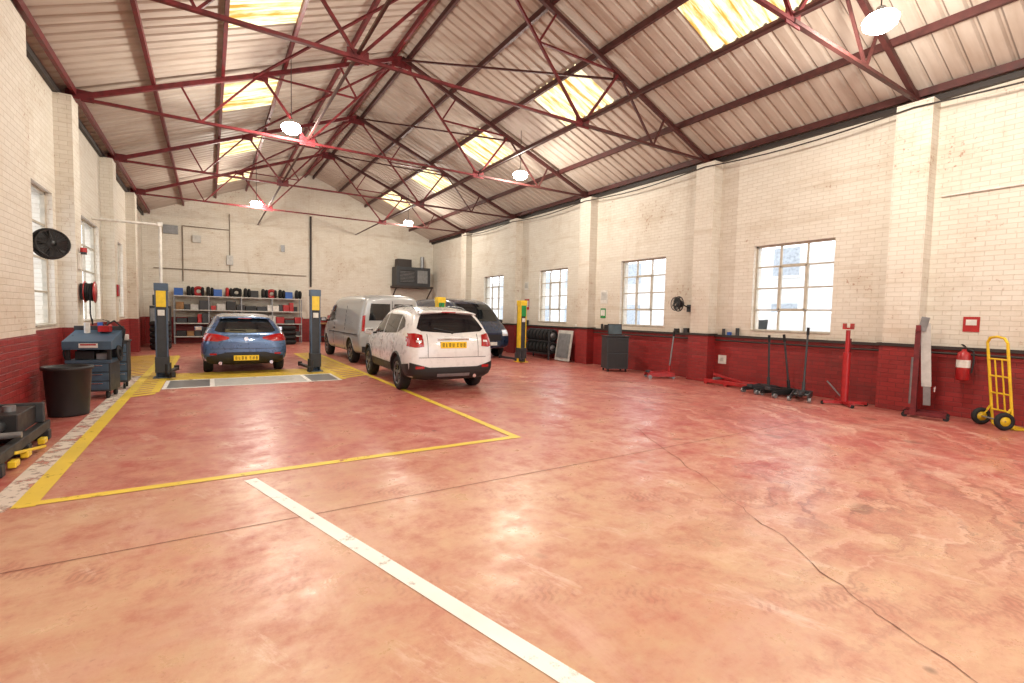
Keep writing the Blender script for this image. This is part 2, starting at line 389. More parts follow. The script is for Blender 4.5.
for a,c in zip(PY[:-1],PY[1:]):
    pts=[(XR-.33,a+(c-a)*t,ZE-.12-.10*math.sin(math.pi*t)) for t in [i/8 for i in range(9)]]
    b.tube(pts,.014,'dark')
b.obj('wall_conduit_1')  # dark conduits along both eaves, with sagging cables on the right
def conduit(k,pts,r,m):
    b=B(); b.tube(pts,r,m); b.obj('wall_conduit_%d'%k)  # surface conduit run fixed to a wall
conduit(2,[(XR-.03,3.1,3.6),(XR-.03,-.4,3.6)],.018,'white2')
conduit(3,[(XR-.12,-.4,1.02),(XR-.12,3.1,1.02)],.02,'dark')
conduit(4,[(XR-.12,3.8,1.0),(XR-.12,7.1,1.0)],.018,'dark')
conduit(5,[(XR-.12,7.8,1.0),(XR-.12,11.4,1.0)],.018,'dark')
conduit(6,[(-1.9,Y1-.05,3.1),(3.9,Y1-.05,3.1)],.018,'pipe')
conduit(7,[(-.9,Y1-.05,2.6),(-.9,Y1-.05,4.9),(.8,Y1-.05,4.9)],.022,'pipe')
conduit(8,[(.8,Y1-.05,3.1),(.8,Y1-.05,5.6)],.02,'pipe')
b=B(); b.tube([(4.1,Y1-.06,2.6),(4.1,Y1-.06,5.9)],.045,'dark'); b.box((2.9,Y1-.06,4.3),(.15,.06,.3),'grey'); b.obj('drain_pipe')
b=B(); b.box((-1.3,Y1-.07,4.7),(.5,.1,.35),'grey'); b.box((-.4,Y1-.07,4.4),(.3,.1,.3),'lgrey'); b.box((.8,Y1-.08,3.6),(.25,.1,.4),'lgrey'); b.obj('electrical_box')
# lamps
for x in (1.5,7.2):
    for y in (2.9,11.2,19.9,-2.5):
        e=empty('high_bay_lamp',(x,y,5.3))
        b=B(); b.cyl((0,0,.12),(0,0,roofz(x)-5.3),.008,'dark',n=8)
        b.lathe((0,0,0),(0,0,1),[(0,.15),(.05,.15),(.06,.11),(.12,.08),(.15,.03),(.15,0),(.14,0)],'lgrey'); b.obj('lamp_housing',parent=e)
        b=B(); b.lathe((0,0,0),(0,0,-1),[(.16,-.05),(.195,.0),(.18,.07),(.12,.12),(0,.14)],'lampem'); b.obj('led_diffuser',parent=e)
        ld=bpy.data.lights.new('lamp_light','POINT'); ld.energy=310; ld.color=(1,.92,.785); ld.shadow_soft_size=.12
        lo=bpy.data.objects.new('bulb',ld); COL.objects.link(lo); lo.parent=e; lo.location=(0,0,-.27)
# ---------------- vehicles
def wheel(b,x,y,r,w,side,rimc='alloy',spokes=5):
    ax=(side,0,0); c=(x,y,r)
    h=w/2
    b.lathe(c,ax,[(r*.66,-h),(r*.9,-h),(r*.98,-h*.8),(r,-h*.5),(r,h*.5),(r*.98,h*.8),(r*.9,h),(r*.68,h),(r*.66,h*.9)],'rub',36)
    b.lathe(c,ax,[(r*.66,h*.92),(r*.62,h*.9),(r*.60,h*.2),(.02,h*.2)],'blk',36)
    b.lathe(c,ax,[(r*.68,h*.96),(r*.62,h*.98),(r*.60,h*.8)],rimc,36)
    b.lathe(c,ax,[(0,h*.95),(r*.13,h*.93),(r*.16,h*.7)],rimc,20)
    for i in range(spokes):
        a=2*math.pi*i/spokes+.3
        for da in (-.12,.12):
            p0=Vector((x+side*h*.78,y+math.cos(a)*r*.1,r+math.sin(a)*r*.1)); p1=Vector((x+side*h*.84,y+math.cos(a+da)*r*.63,r+math.sin(a+da)*r*.63))
            b.beam(p0,p1,.028,.03,rimc)
def car(name,loc,rz,st,paint,wheels,wr,track,patches,extra,rim='alloy',archmat='blk',sc=1):
    e=empty(name,loc,rz,sc)
    vs=[];fs=[]
    for (y,zb,wb,zs,ws,zt,wt) in st:
        h=[(0,zb),(wb*.92,zb),(ws*.985,zb+.14),(ws,(zb+zs)/2+.03),(ws*.965,zs),(wt,zs+.82*(zt-zs)),(wt*.86,zs+.99*(zt-zs)),(0,zt)]
        ring=[(x,y,z) for x,z in h]+[(-x,y,z) for x,z in h[-2:0:-1]]
        vs+=ring
    n=14
    for j in range(len(st)-1):
        for i in range(n): fs.append((j*n+i,(j+1)*n+i,(j+1)*n+(i+1)%n,j*n+(i+1)%n))
    for j,fl in((0,0),(len(st)-1,1)):
        o=j*n
        q=[(o,o+1,o+13)]+[(o+i,o+i+1,o+13-i,o+14-i) for i in range(1,6)]+[(o+6,o+7,o+8)]
        fs+= [tuple(reversed(f)) for f in q] if fl else q
    me=bpy.data.meshes.new('body'); me.from_pydata(vs,[],fs); me.materials.append(M[paint]); me.materials.append(M['blk'])
    o=bpy.data.objects.new('body',me); COL.objects.link(o)
    m=o.modifiers.new('s','SUBSURF'); m.levels=3; m.render_levels=3
    bpy.context.view_layer.update()
    bvh=BVHTree.FromObject(o,bpy.context.evaluated_depsgraph_get())
    c=B()
    for wy in wheels:
        for sd in(1,-1): c.cyl((sd*(track-.26),wy,wr+.01),(sd*(track+.5),wy,wr+.01),wr*1.16,'blk',n=40)
    co=c.obj('cut'); bo=o.modifiers.new('b','BOOLEAN'); bo.object=co; bo.operation='DIFFERENCE'; bo.solver='EXACT'
    bpy.context.view_layer.update(); dg=bpy.context.evaluated_depsgraph_get()
    nm=bpy.data.meshes.new_from_object(o.evaluated_get(dg)); 
    bpy.data.objects.remove(co); bpy.data.objects.remove(o)
    for i,p in enumerate(nm.polygons): p.use_smooth=True
    o=bpy.data.objects.new('body',nm); COL.objects.link(o); o.parent=e
    if len(nm.materials)<2: nm.materials.append(M['blk'])
    b=B()
    for wy in wheels:
        for sd in(1,-1):
            pts=[]
            for i in range(25):
                a=math.pi*(-.12+1.24*i/24); yy=wy+math.cos(a)*wr*1.19; zz=wr+.01+math.sin(a)*wr*1.19
                hit=bvh.ray_cast(Vector((sd*3,yy,zz)),Vector((-sd,0,0)))
                if hit[0] is not None: pts.append(hit[0])
            b.tube(pts,.026 if archmat=='blk' else .010,archmat,8)
    if b.v: b.obj('wheel_arch_trim',parent=e)
    b=B()
    for wy in wheels:
        for sd in(1,-1): wheel(b,sd*(track-.11),wy,wr,.21,sd,rim)
        b.cyl((-track+.2,wy,wr),(track-.2,wy,wr),.04,'blk')
    b.obj('wheels',parent=e)
    b=B()
    def patch(d,cols,mat,off=.006,rows=8,sub=8):
        cc=[]
        for (b0,t0),(b1,t1) in zip(cols[:-1],cols[1:]):
            for i in range(sub):
                t=i/sub; cc.append(((b0[0]+(b1[0]-b0[0])*t,b0[1]+(b1[1]-b0[1])*t),(t0[0]+(t1[0]-t0[0])*t,t0[1]+(t1[1]-t0[1])*t)))
        cc.append(cols[-1]); pts=[];ok=[]
        for (p,q) in cc:
            for r in range(rows+1):
                t=r/rows; a=p[0]+(q[0]-p[0])*t; z=p[1]+(q[1]-p[1])*t
                if d=='rear': org,dr=Vector((a,-3,z)),Vector((0,1,0))
                elif d=='front': org,dr=Vector((a,9,z)),Vector((0,-1,0))
                elif d=='L': org,dr=Vector((-3,a,z)),Vector((1,0,0))
                elif d=='R': org,dr=Vector((3,a,z)),Vector((-1,0,0))
                hit=bvh.ray_cast(org,dr)
                if hit[0] is None: pts.append(Vector((0,0,0)));ok.append(False)
                else:
                    nn=hit[1]; nn=nn if nn.dot(dr)<0 else -nn
                    pts.append(hit[0]+nn*off);ok.append(True)
        fs=[];R=rows+1
        for i in range(len(cc)-1):
            for r in range(rows):
                f=(i*R+r,(i+1)*R+r,(i+1)*R+r+1,i*R+r+1)
                if all(ok[k] for k in f): fs.append(f)
        b.add(pts,fs,mat,True)
    for p in patches:
        d=p[0]
        if d=='S': patch('L',*p[1:]); patch('R',*p[1:])
        elif d=='M':
            patch('rear',*p[1:]); patch('rear',[((-q[0][0],q[0][1]),(-q[1][0],q[1][1])) for q in p[1]],*p[2:])
        elif d=='MF':
            patch('front',*p[1:]); patch('front',[((-q[0][0],q[0][1]),(-q[1][0],q[1][1])) for q in p[1]],*p[2:])
        else: patch(*p)
    b.obj('glazing_and_lamps',parent=e)
    b=B(); extra(b,bvh); b.obj('fittings',parent=e)
    return e
def rq(x0,x1,z0,z1): return [((x0,z0),(x0,z1)),((x1,z0),(x1,z1))]
def mirror(b,x,y,z,mat):
    for s in(1,-1):
        b.beam((s*(x-.26),y+.04,z-.05),(s*x,y-.01,z-.03),.06,.045,'blk')
        prof=[(.5,-.05),(.85,-.05),(1,.0),(.92,.06),(.6,.10),(0.01,.115)]
        b.add([(s*(x+.02)+dx,y-.052,z+dz) for dx,dz in((-.075,-.045),(.075,-.045),(.075,.05),(-.075,.05))],[(0,1,2,3)],'chrome')
        n=16;vv=[]
        for k,yy in prof:
            for i in range(n):
                a=2*math.pi*i/n; ca,sa=math.cos(a),math.sin(a); q=.5
                vv.append((s*(x+.02)+k*.10*abs(ca)**q*(1 if ca>0 else -1),y+yy,z+k*.068*abs(sa)**q*(1 if sa>0 else -1)))
        b.add(vv,[(j*n+i,j*n+(i+1)%n,(j+1)*n+(i+1)%n,(j+1)*n+i) for j in range(5) for i in range(n)],mat,True)
def numplate(b,x,y,z):
    b.box((x,y,z),(.54,.02,.125),'plate')
    for i in range(7):
        xx=x-.215+i*.068+(.03 if i>3 else 0)
        b.box((xx-.014,y-.012,z),(.009,.004,.075),'ptxt'); 
        if i%3!=1: b.box((xx+.012,y-.012,z),(.009,.004,.075),'ptxt')
        for dz in ((.033,-.033,0)[i%2:]): b.box((xx,y-.012,z+dz),(.034,.004,.009),'ptxt')
def rearhit(bvh,x,z):
    h=bvh.ray_cast(Vector((x,-3,z)),Vector((0,1,0))); return h[0] if h[0] is not None else Vector((x,0,z))
# --- SUV
st=[(.0,.44,.50,.66,.58,.80,.46),(.03,.34,.68,.82,.78,1.02,.64),(.10,.27,.80,.98,.89,1.16,.76),(.24,.25,.84,1.06,.92,1.34,.77),(.42,.25,.85,1.08,.92,1.57,.71),
(.62,.24,.85,1.08,.92,1.655,.69),(1.2,.24,.85,1.06,.92,1.71,.70),(1.9,.24,.85,1.04,.92,1.715,.70),(2.45,.24,.85,1.02,.915,1.66,.69),(2.9,.24,.85,1.01,.91,1.42,.70),
(3.25,.25,.85,.99,.905,1.16,.78),(3.7,.25,.84,.93,.90,1.08,.76),(4.05,.28,.76,.84,.82,.96,.66),(4.2,.34,.62,.70,.66,.82,.54)]
def spoiler(b,bvh,mat,w,y0,y1,ym):
    vs=[]
    for i in range(11):
        x=-w+w*2*i/10; z=bvh.ray_cast(Vector((x,y0,3)),Vector((0,0,-1)))[0].z
        vs+=[(x,y0,z+.006),(x,y1,z-.045),(x,y1,z-.075),(x,ym,z-.05)]
    fs=[]
    for i in range(10):
        for j in range(4): fs.append((i*4+j,i*4+(j+1)%4,(i+1)*4+(j+1)%4,(i+1)*4+j))
    fs+=[(0,1,2,3),(43,42,41,40)]
    b.add(vs,fs,mat,True)
def ex(b,bvh):
    mirror(b,1.0,2.75,1.12,'white')
    p=rearhit(bvh,0,.95); numplate(b,0,p.y-.012,.95)
    b.box((0,rearhit(bvh,0,1.06).y-.01,1.06),(.66,.03,.028),'chrome')
    spoiler(b,bvh,'white',.60,.70,.32,.52)
    b.box((0,.315,1.585),(.3,.012,.02),'redlamp')
    b.beam(rearhit(bvh,0,1.2)+Vector((0,-.02,0)),rearhit(bvh,-.36,1.27)+Vector((0,-.02,0)),.015,.015,'blk')
    b.cyl(rearhit(bvh,0,1.19),rearhit(bvh,0,1.19)+Vector((0,-.03,0)),.03,'blk')
    for s in(1,-1):
        pts=[]
        for i in range(9):
            y=.75+i*.23; h=bvh.ray_cast(Vector((s*.56,y,3)),Vector((0,0,-1)))[0]
            pts.append(h+Vector((0,0,.04 if 0<i<8 else .0)))
        b.tube(pts,.013,'alloy')
    b.beam((0,.8,1.69),(0,.68,1.77),.012,.012,'blk')
    b.cyl((.45,-.0,.33),(.45,.3,.33),.035,'chrome')
    for s in(1,-1):
        for y in (1.22,2.2):
            h=bvh.ray_cast(Vector((s*3,y,.95)),Vector((-s,0,0)))[0]; b.box(h+Vector((s*.015,0,0)),(.03,.2,.03),'white')
        for y in (1.12,2.08,3.02):
            for k in range(8):
                z=.44+k*.08; h=bvh.ray_cast(Vector((s*3,y,z)),Vector((-s,0,0)))[0]; b.box(h,(.006,.008,.085),'blk')
pat=[('rear',[((-.70,1.26),(-.60,1.46)),((-.62,1.21),(-.54,1.53)),((0,1.17),(0,1.57)),((.62,1.21),(.54,1.53)),((.70,1.26),(.60,1.46))],'glass'),
 ('M',[((.60,.92),(.62,1.14)),((.76,.90),(.76,1.17)),((.90,.93),(.86,1.16))],'redlamp',.012),
 ('L',[((.10,.96),(.10,1.12)),((.30,1.02),(.26,1.14))],'redlamp',.012),('R',[((.10,.96),(.10,1.12)),((.30,1.02),(.26,1.14))],'redlamp',.012),
 ('M',[((.64,1.0),(.64,1.04)),((.74,1.0),(.74,1.04))],'wlamp',.018),
 ('rear',[((-.86,.32),(-.86,.62)),((-.5,.275),(-.5,.52)),((.5,.275),(.5,.52)),((.86,.32),(.86,.62))],'blk',.012,6,12),
 ('rear',rq(-.34,.34,.34,.40),'grey',.02),
 ('M',rq(.60,.76,.50,.55),'redlamp',.022),
 ('rear',rq(-.70,.70,.705,.715),'blk',.006,2,16),
 ('M',[((.52,.72),(.52,1.16)),((.53,.72),(.53,1.16))],'blk',.006,10,1),
 ('S',[((.62,1.28),(.72,1.40)),((.98,1.16),(.98,1.51))],'glass'),
 ('S',[((1.05,1.15),(1.05,1.52)),((2.02,1.11),(2.02,1.54))],'glass'),
 ('S',[((2.10,1.11),(2.10,1.54)),((2.5,1.10),(2.5,1.47)),((2.95,1.09),(2.80,1.29))],'glass'),
 ('S',[((1.26,.34),(1.26,.52)),((3.0,.34),(3.0,.52))],'blk',.010,3,16),
 ('S',[((.12,.36),(.12,.60)),((.46,.34),(.46,.56))],'blk',.010,3,6),
 ('front',[((-.64,1.14),(-.54,1.54)),((.64,1.14),(.54,1.54))],'glass'),
 ('front',rq(-.4,.4,.55,.75),'blk'),('MF',rq(.5,.75,.72,.88),'wlamp')]
car('suv',(3.88,8.2,0),math.radians(-3),st,'white',(.86,3.42),.345,.895,pat,ex,sc=.955)
# --- hatchback
st=[(.0,.42,.55,.60,.66,.78,.56),(.04,.32,.72,.76,.84,.96,.70),(.12,.25,.82,.90,.92,1.04,.76),(.32,.22,.86,.96,.94,1.18,.74),(.60,.2,.87,.97,.94,1.36,.68),
(.9,.2,.87,.96,.94,1.44,.66),(1.4,.2,.87,.94,.94,1.48,.67),(2.0,.2,.87,.93,.935,1.485,.67),(2.5,.2,.87,.92,.93,1.40,.66),(3.0,.2,.87,.91,.92,1.14,.70),
(3.35,.2,.86,.87,.91,1.0,.76),(3.8,.22,.82,.81,.89,.91,.72),(4.15,.26,.75,.68,.82,.77,.62),(4.32,.32,.62,.55,.68,.62,.5)]
def ex2(b,bvh):
    mirror(b,1.0,2.7,1.02,'blue')
    p=rearhit(bvh,0,.42); numplate(b,0,p.y-.03,.40)
    b.cyl(rearhit(bvh,0,.86)+Vector((0,-.015,0)),rearhit(bvh,0,.86),.05,'chrome')
    spoiler(b,bvh,'blue',.56,.92,.50,.75); b.box((0,.495,1.355),(.3,.01,.018),'redlamp')
    b.beam(rearhit(bvh,0,1.06)+Vector((0,-.03,0)),rearhit(bvh,-.34,1.08)+Vector((0,-.03,0)),.015,.015,'blk')
    for s in(1,-1): b.cyl((s*.55,.0,.28),(s*.55,.3,.28),.04,'chrome')
pat=[('rear',[((-.66,1.06),(-.56,1.26)),((-.58,1.02),(-.50,1.33)),((0,1.0),(0,1.36)),((.58,1.02),(.50,1.33)),((.66,1.06),(.56,1.26))],'glass'),
 ('M',[((.36,.86),(.36,.90)),((.60,.80),(.60,.97)),((.91,.82),(.84,1.0))],'redlamp',.01),
 ('rear',[((-.82,.26),(-.82,.44)),((-.4,.24),(-.4,.54)),((.4,.24),(.4,.54)),((.82,.26),(.82,.44))],'blk',.012,6,12),
 ('M',rq(.62,.76,.48,.52),'redlamp',.018),
 ('rear',rq(-.75,.75,.62,.63),'blk',.006,2,16),
 ('S',[((.80,1.10),(.92,1.20)),((1.6,1.03),(1.6,1.34)),((2.3,1.01),(2.3,1.34)),((2.95,.99),(2.75,1.14))],'glass'),
 ('front',[((-.6,1.0),(-.5,1.34)),((.6,1.0),(.5,1.34))],'glass'),('front',rq(-.4,.4,.45,.62),'blk'),('MF',rq(.5,.75,.6,.72),'wlamp')]
car('hatchback_car',(.72,12.62,0),0,st,'blue',(.84,3.54),.33,.905,pat,ex2,archmat='blue',sc=.94)
# --- vans
st=[(.0,.40,.70,.75,.86,1.85,.66),(.03,.30,.84,1.0,.93,1.93,.76),(.10,.28,.88,1.05,.95,1.97,.80),(.5,.26,.9,1.05,.96,2.0,.82),(1.5,.26,.9,1.05,.96,2.01,.82),(2.6,.26,.9,1.05,.96,2.01,.82),
(3.3,.26,.9,1.05,.96,1.97,.80),(3.8,.26,.9,1.05,.955,1.72,.78),(4.2,.26,.88,1.02,.94,1.30,.78),(4.6,.3,.84,.92,.90,1.08,.74),(4.85,.36,.72,.72,.78,.85,.6)]
def ex3(b,bvh):
    mirror(b,1.06,3.7,1.22,'blk')
    p=rearhit(bvh,0,.95); numplate(b,-.36,p.y-.02,.85)
    b.box((0,p.y-.03,.45),(1.7,.08,.16),'blk')
    for s in(1,-1):
        h=bvh.ray_cast(Vector((s*3,1.8,.85)),Vector((-s,0,0)))[0]
        b.box(h+Vector((s*.008,0,0)),(.02,3.2,.02),'blk'); b.box(h+Vector((s*.01,1.0,.12)),(.03,.18,.03),'blk')
        for y in (1.55,2.85,3.75):
            for k in range(10):
                z=.42+k*.13; hh=bvh.ray_cast(Vector((s*3,y,z)),Vector((-s,0,0)))[0]; b.box(hh,(.008,.012,.135),'dgrey')
    b.beam((0,-.01,.6),(0,.0,1.8),.012,.01,'blk')
    h=bvh.ray_cast(Vector((0,9,.5)),Vector((0,-1,0)))[0]; b.box((0,h.y+.02,.5),(.52,.02,.11),'white2')
vpat=[('M',[((.06,1.25),(.06,1.72)),((.66,1.25),(.60,1.72))],'glass'),('M',[((.78,.95),(.75,1.4)),((.86,.95),(.82,1.38))],'redlamp',.008),
 ('S',[((2.95,1.2),(2.95,1.72)),((3.5,1.18),(3.5,1.68)),((4.1,1.14),(3.85,1.42))],'glass'),
 ('front',[((-.74,1.22),(-.62,1.80)),((.74,1.22),(.62,1.80))],'glass'),('front',rq(-.45,.45,.6,.8),'blk'),('MF',rq(.5,.78,.75,.95),'wlamp')]
car('panel_van',(4.4,13.4,0),math.radians(1),st,'silver',(.95,3.95),.34,.93,vpat,ex3,archmat='silver')
car('panel_van',(7.75,18.9,0),math.radians(182),st,'navy',(.95,3.95),.34,.93,vpat,ex3,archmat='blk',sc=1.02)
# ---------------- lifts
def lift(name,x0,x1,y,h,mat,head):
    e=empty(name,(0,y,0))
    for k,(x,s) in enumerate(((x0,1),(x1,-1))):
        b=B(); b.bb(x-.16,x+.16,-.2,.2,.001,.02,mat)
        b.bb(x-.11,x+.11,.08,.11,.02,h,mat); b.bb(x-.11,x-.085,-.11,.11,.02,h,mat) ; b.bb(x+.085,x+.11,-.11,.11,.02,h,mat)
        b.bb(x-.085,x+.085,-.09,.06,.3,h-.1,'dgrey'); b.bb(x-.12,x+.12,-.12,.12,h-.16,h,mat)
        b.bb(x-.085,x+.085,-.124,-.116,h-.5,h-.16,head); b.box((x,-.12,h-.62),(.12,.01,.12),'white2')
        b.bb(x-.12,x+.12,-.14,.14,.12,.45,'dgrey')
        for dy in(-1,1):
            l=.45 if dy<0 else .95
            b.beam((x+s*.1,dy*.12,.09),(x+s*.20,dy*l,.09),.08,.06,'dgrey'); b.cyl((x+s*.20,dy*l,.05),(x+s*.20,dy*l,.16),.05,'blk')
            b.cyl((x+s*.1,dy*.12,.03),(x+s*.1,dy*.12,.3),.05,'dgrey')
        b.obj('post_%d'%(k+1),parent=e,bevel=.006)
    return e
lift('two_post_car_lift',-.85,2.2,12.6,2.0,'lift','yel')
lift('two_post_car_lift',5.6,8.4,12.8,1.95,'yel','green')
b=B(); b.tube([(-1.95,12.62,3.22),(-.85,12.62,3.22)],.028,'white2'); b.tube([(-.85,12.62,3.24),(-.85,12.62,2.001)],.028,'white2'); b.box((-.85,12.62,3.23),(.08,.08,.08),'white2')
b.obj('overhead_service_pipe')
# ---------------- left side objects
b=B(); b.lathe((0,0,0),(0,0,1),[(0,.001),(.21,.001),(.215,.03),(.25,.62),(.275,.63),(.275,.67),(.245,.67),(.235,.62),(.20,.05),(0,.05)],'blk',40); b.obj('rubbish_bin',(-1.64,8.75,0))
e=empty('workshop_tool_cart',(-1.60,10.3,0),math.radians(-8)); b=B()
b.bb(-.27,.27,-.24,.24,.12,.58,'dgrey')
for i in range(3): b.bb(-.25,.25,-.255,-.24,.15+i*.145,.28+i*.145,'binblue'); b.bb(-.18,.18,-.275,-.255,.245+i*.145,.26+i*.145,'chrome')
b.bb(-.29,.29,-.26,.26,.58,.63,'binblue')
for x in(-.26,.26):
    for y in(-.22,.22): b.bb(x-.025,x+.025,y-.025,y+.025,.63,.80,'blk')
b.bb(-.26,.26,.20,.22,.63,.8,'dgrey'); b.box((-.08,-.02,.70),(.24,.26,.13),'blk'); b.box((.14,-.05,.68),(.14,.2,.1),'grey')
b.add([(-.31,-.30,.80),(.31,-.30,.80),(.31,.27,.80),(-.31,.27,.80),(-.31,-.30,.93),(.31,-.30,.93),(.31,.27,1.10),(-.31,.27,1.10)],[(3,2,1,0),(4,5,6,7),(0,1,5,4),(1,2,6,5),(2,3,7,6),(3,0,4,7)],'binblue')
b.box((.02,-.306,.865),(.24,.01,.07),'white2'); b.box((.02,-.313,.88),(.2,.008,.025),'red')
b.bb(-.33,.33,.24,.29,.95,1.16,'dgrey'); b.box((.12,.1,1.12),(.16,.12,.1),'red'); b.cyl((-.12,.12,1.02),(-.12,.12,1.22),.04,'white2'); b.obj('cabinet',parent=e,bevel=.01)
b=B()
b.tube([(-.25,-.05,1.0)]+[(-.30-.06*math.sin(t*.5),-.05+.12*math.cos(t*.5),.95-.05*t) for t in range(12)]+[(-.28,0,.3)],.014,'rub')
for k in range(3): b.ring((.335,.0,.72),(1,0,.1),.12-.02*k,.014,'rub',24,8)
b.tube([(.335,.12,.75),(.36,.2,1.1),(.2,.26,1.25),(.05,.1,1.12)],.012,'rub')
for x in(-.22,.22):
    for y in(-.18,.18): b.cyl((x-.018,y,.06),(x+.018,y,.06),.06,'rub'); b.box((x,y,.115),(.04,.04,.03),'grey')
b.obj('hoses_and_castors',parent=e)
e=empty('tool_trolley',(-1.5,11.3,0)); b=B(); b.bb(-.24,.24,-.2,.2,.12,.85,'dgrey')
for i in range(4): b.bb(-.22,.22,-.215,-.2,.16+i*.17,.31+i*.17,'binblue'); b.bb(-.2,.2,-.235,-.215,.27+i*.17,.285+i*.17,'chrome')
b.bb(-.26,.26,-.22,.22,.85,.88,'blk'); b.box((0,0,.98),(.3,.2,.2),'red'); b.box((.18,.05,.93),(.1,.1,.1),'white2'); b.cyl((-.17,.05,.88),(-.17,.05,1.2),.04,'bluep'); b.obj('cabinet',parent=e,bevel=.008)
b=B()
for x in(-.18,.18):
    for y in(-.15,.15): b.cyl((x-.015,y,.05),(x+.015,y,.05),.05,'rub'); b.box((x,y,.1),(.03,.03,.06),'grey')
b.obj('castors',parent=e)
e=empty('hose_reel',(-1.84,11.75,1.75)); b=B(); b.box((-.13,0,0),(.03,.14,.3),'dgrey')
for k in range(3): b.ring((-.04+.04*k-.03,0,0),(1,0,0),.15-.01*(k%2),.022,'rub',26,8)
for q in(-.09,.05): b.lathe((q,0,0),(1,0,0),[(0,-.005),(.2,-.005),(.2,.005),(0,.005)],'red',26)
b.tube([(0,-.14,-.05),(0,-.16,-.4),(.02,-.1,-.6),(0,.0,-.5)],.012,'rub'); b.obj('reel',parent=e)
b=B()
for (y,z1,z0) in ((9.2,4.9,1.2),(12.2,4.9,2.1),(12.3,3.2,1.3)): b.tube([(XL+.02,y,z1),(XL+.02,y,z0)],.014,'pipe')
b.box((XL+.05,12.3,1.35),(.08,.2,.28),'lgrey'); b.box((XL+.05,9.2,1.35),(.08,.16,.2),'lgrey'); b.obj('wall_cables')
def fan(name,loc,face,mount,r=.24,solid=False):
    e=empty(name,loc); f=Vector(face).normalized(); b=B()
    b.ring((0,0,0),f,r,.012,'blk',36); b.ring(f*.1,f,r*.9,.01,'blk',36)
    if solid: b.lathe((0,0,0),f,[(0,-.03),(r*.6,-.025),(r,0)],'blk',36)
    b.lathe((0,0,0),f,[(0,-.12),(.07,-.12),(.09,-.06),(.09,0),(.0,.02)],'blk',20)
    x=f.orthogonal().normalized(); y=f.cross(x)
    for q in(-.04,.1):
        for i in range(28):
            a=2*math.pi*i/28; d=x*math.cos(a)+y*math.sin(a)
            b.beam(f*q+d*.04,(d*r*(.9 if q>0 else 1))+f*(q if q>0 else 0),.006,.006,'blk')
    for i in range(5):
        a=2*math.pi*i/5; d=x*math.cos(a)+y*math.sin(a); t=x*-math.sin(a)+y*math.cos(a)
        b.quad([d*.06-t*.03+f*.02,d*r*.85-t*.10+f*.0,d*r*.88+t*.08+f*.06,d*.06+t*.03+f*.05],'blk')
    m=Vector(mount)-Vector(loc); b.tube([-f*.1,m],.015,'blk'); b.box(m,(.06,.12,.18),'dgrey'); b.obj('fan_head',parent=e)
fan('wall_fan',(-1.90,9.35,2.36),(.6,-1,0),(XL+.03,9.5,2.3),.21,True)
fan('wall_fan',(9.85,7.95,1.85),(-.9,.2,0),(XR-.03,7.95,1.75),.18)
b=B()
for i in range(16):
    z=1.15-i*.035
    for dx in (0,.06,.12): b.ring((XL+.09+.01*(i%2),9.35+dx,z+.01*dx),(1,.3*(i%2),0) if i%2 else (.2,1,0),.018,.005,'chain',10,6)
b.cyl((XL+.04,9.32,1.18),(XL+.14,9.50,1.18),.01,'dgrey'); b.obj('chain_bundle')
e=empty('jacking_beam',(-1.74,6.65,0)); b=B()
for x in(-.16,.16): b.bb(x-.04,x+.04,-.9,.72,.10,.20,'blk')
for y in(-.85,-.1,.6): b.bb(-.22,.22,y-.05,y+.05,.001,.11,'blk')
b.bb(-.2,.12,-.05,.55,.20,.40,'blk'); b.cyl((-.02,-.75,.26),(-.02,-.05,.30),.06,'dgrey'); b.cyl((.0,.2,.40),(.0,.2,.46),.05,'grey')
b.bb(-.22,.18,.55,.62,.2,.42,'dgrey'); b.cyl((-.2,-.35,.26),(.22,-.35,.26),.03,'grey')
for y in (-.6,-.25,.3): b.bb(.19,.25,y-.06,y+.06,.02,.08,'yel')
b.bb(-.1,.1,-.92,-.88,.22,.30,'yel'); b.beam((.2,-.5,.12),(.28,.1,.03),.03,.03,'yel'); b.obj('frame',parent=e,bevel=.01)
b=B(); b.box((-1.98,11.72,2.3),(.03,.25,.3),'white2'); b.cyl((-1.93,11.72,2.47),(-1.93,11.72,2.55),.05,'red'); b.box((-1.94,11.72,2.45),(.1,.1,.04),'dgrey'); b.obj('alarm_box')
b=B(); b.box((-1.98,16.0,1.9),(.03,.25,.3),'red'); b.obj('fire_notice')
def extinguisher(loc,wallx):
    e=empty('fire_extinguisher',loc); b=B()
    b.lathe((0,0,0),(0,0,1),[(0,0),(.075,.0),(.085,.02),(.085,.38),(.07,.43),(.03,.46),(.03,.49),(0,.49)],'red',28)
    b.box((0,0,.50),(.05,.04,.04),'blk'); b.box((-.04,0,.545),(.14,.025,.015),'blk',Matrix.Rotation(.25,3,'Y')); b.tube([(0,-.03,.5),(-.0,-.11,.46),(0,-.12,.3),(0,-.10,.12)],.012,'blk')
    b.lathe((0,0,.2),(0,0,1),[(.0865,0),(.0865,.12)],'white2',28); b.box((wallx*.085,0,.3),(.02,.06,.3),'dgrey'); b.obj('cylinder',parent=e)
extinguisher((XR-.24,2.62,.62),1)
extinguisher((XL+.15,15.3,.6),-1)
b=B(); b.box((XR-.0065,2.62,1.5),(.012,.2,.24),'red'); b.box((XR-.013,2.62,1.53),(.004,.13,.09),'white2'); b.obj('extinguisher_sign')
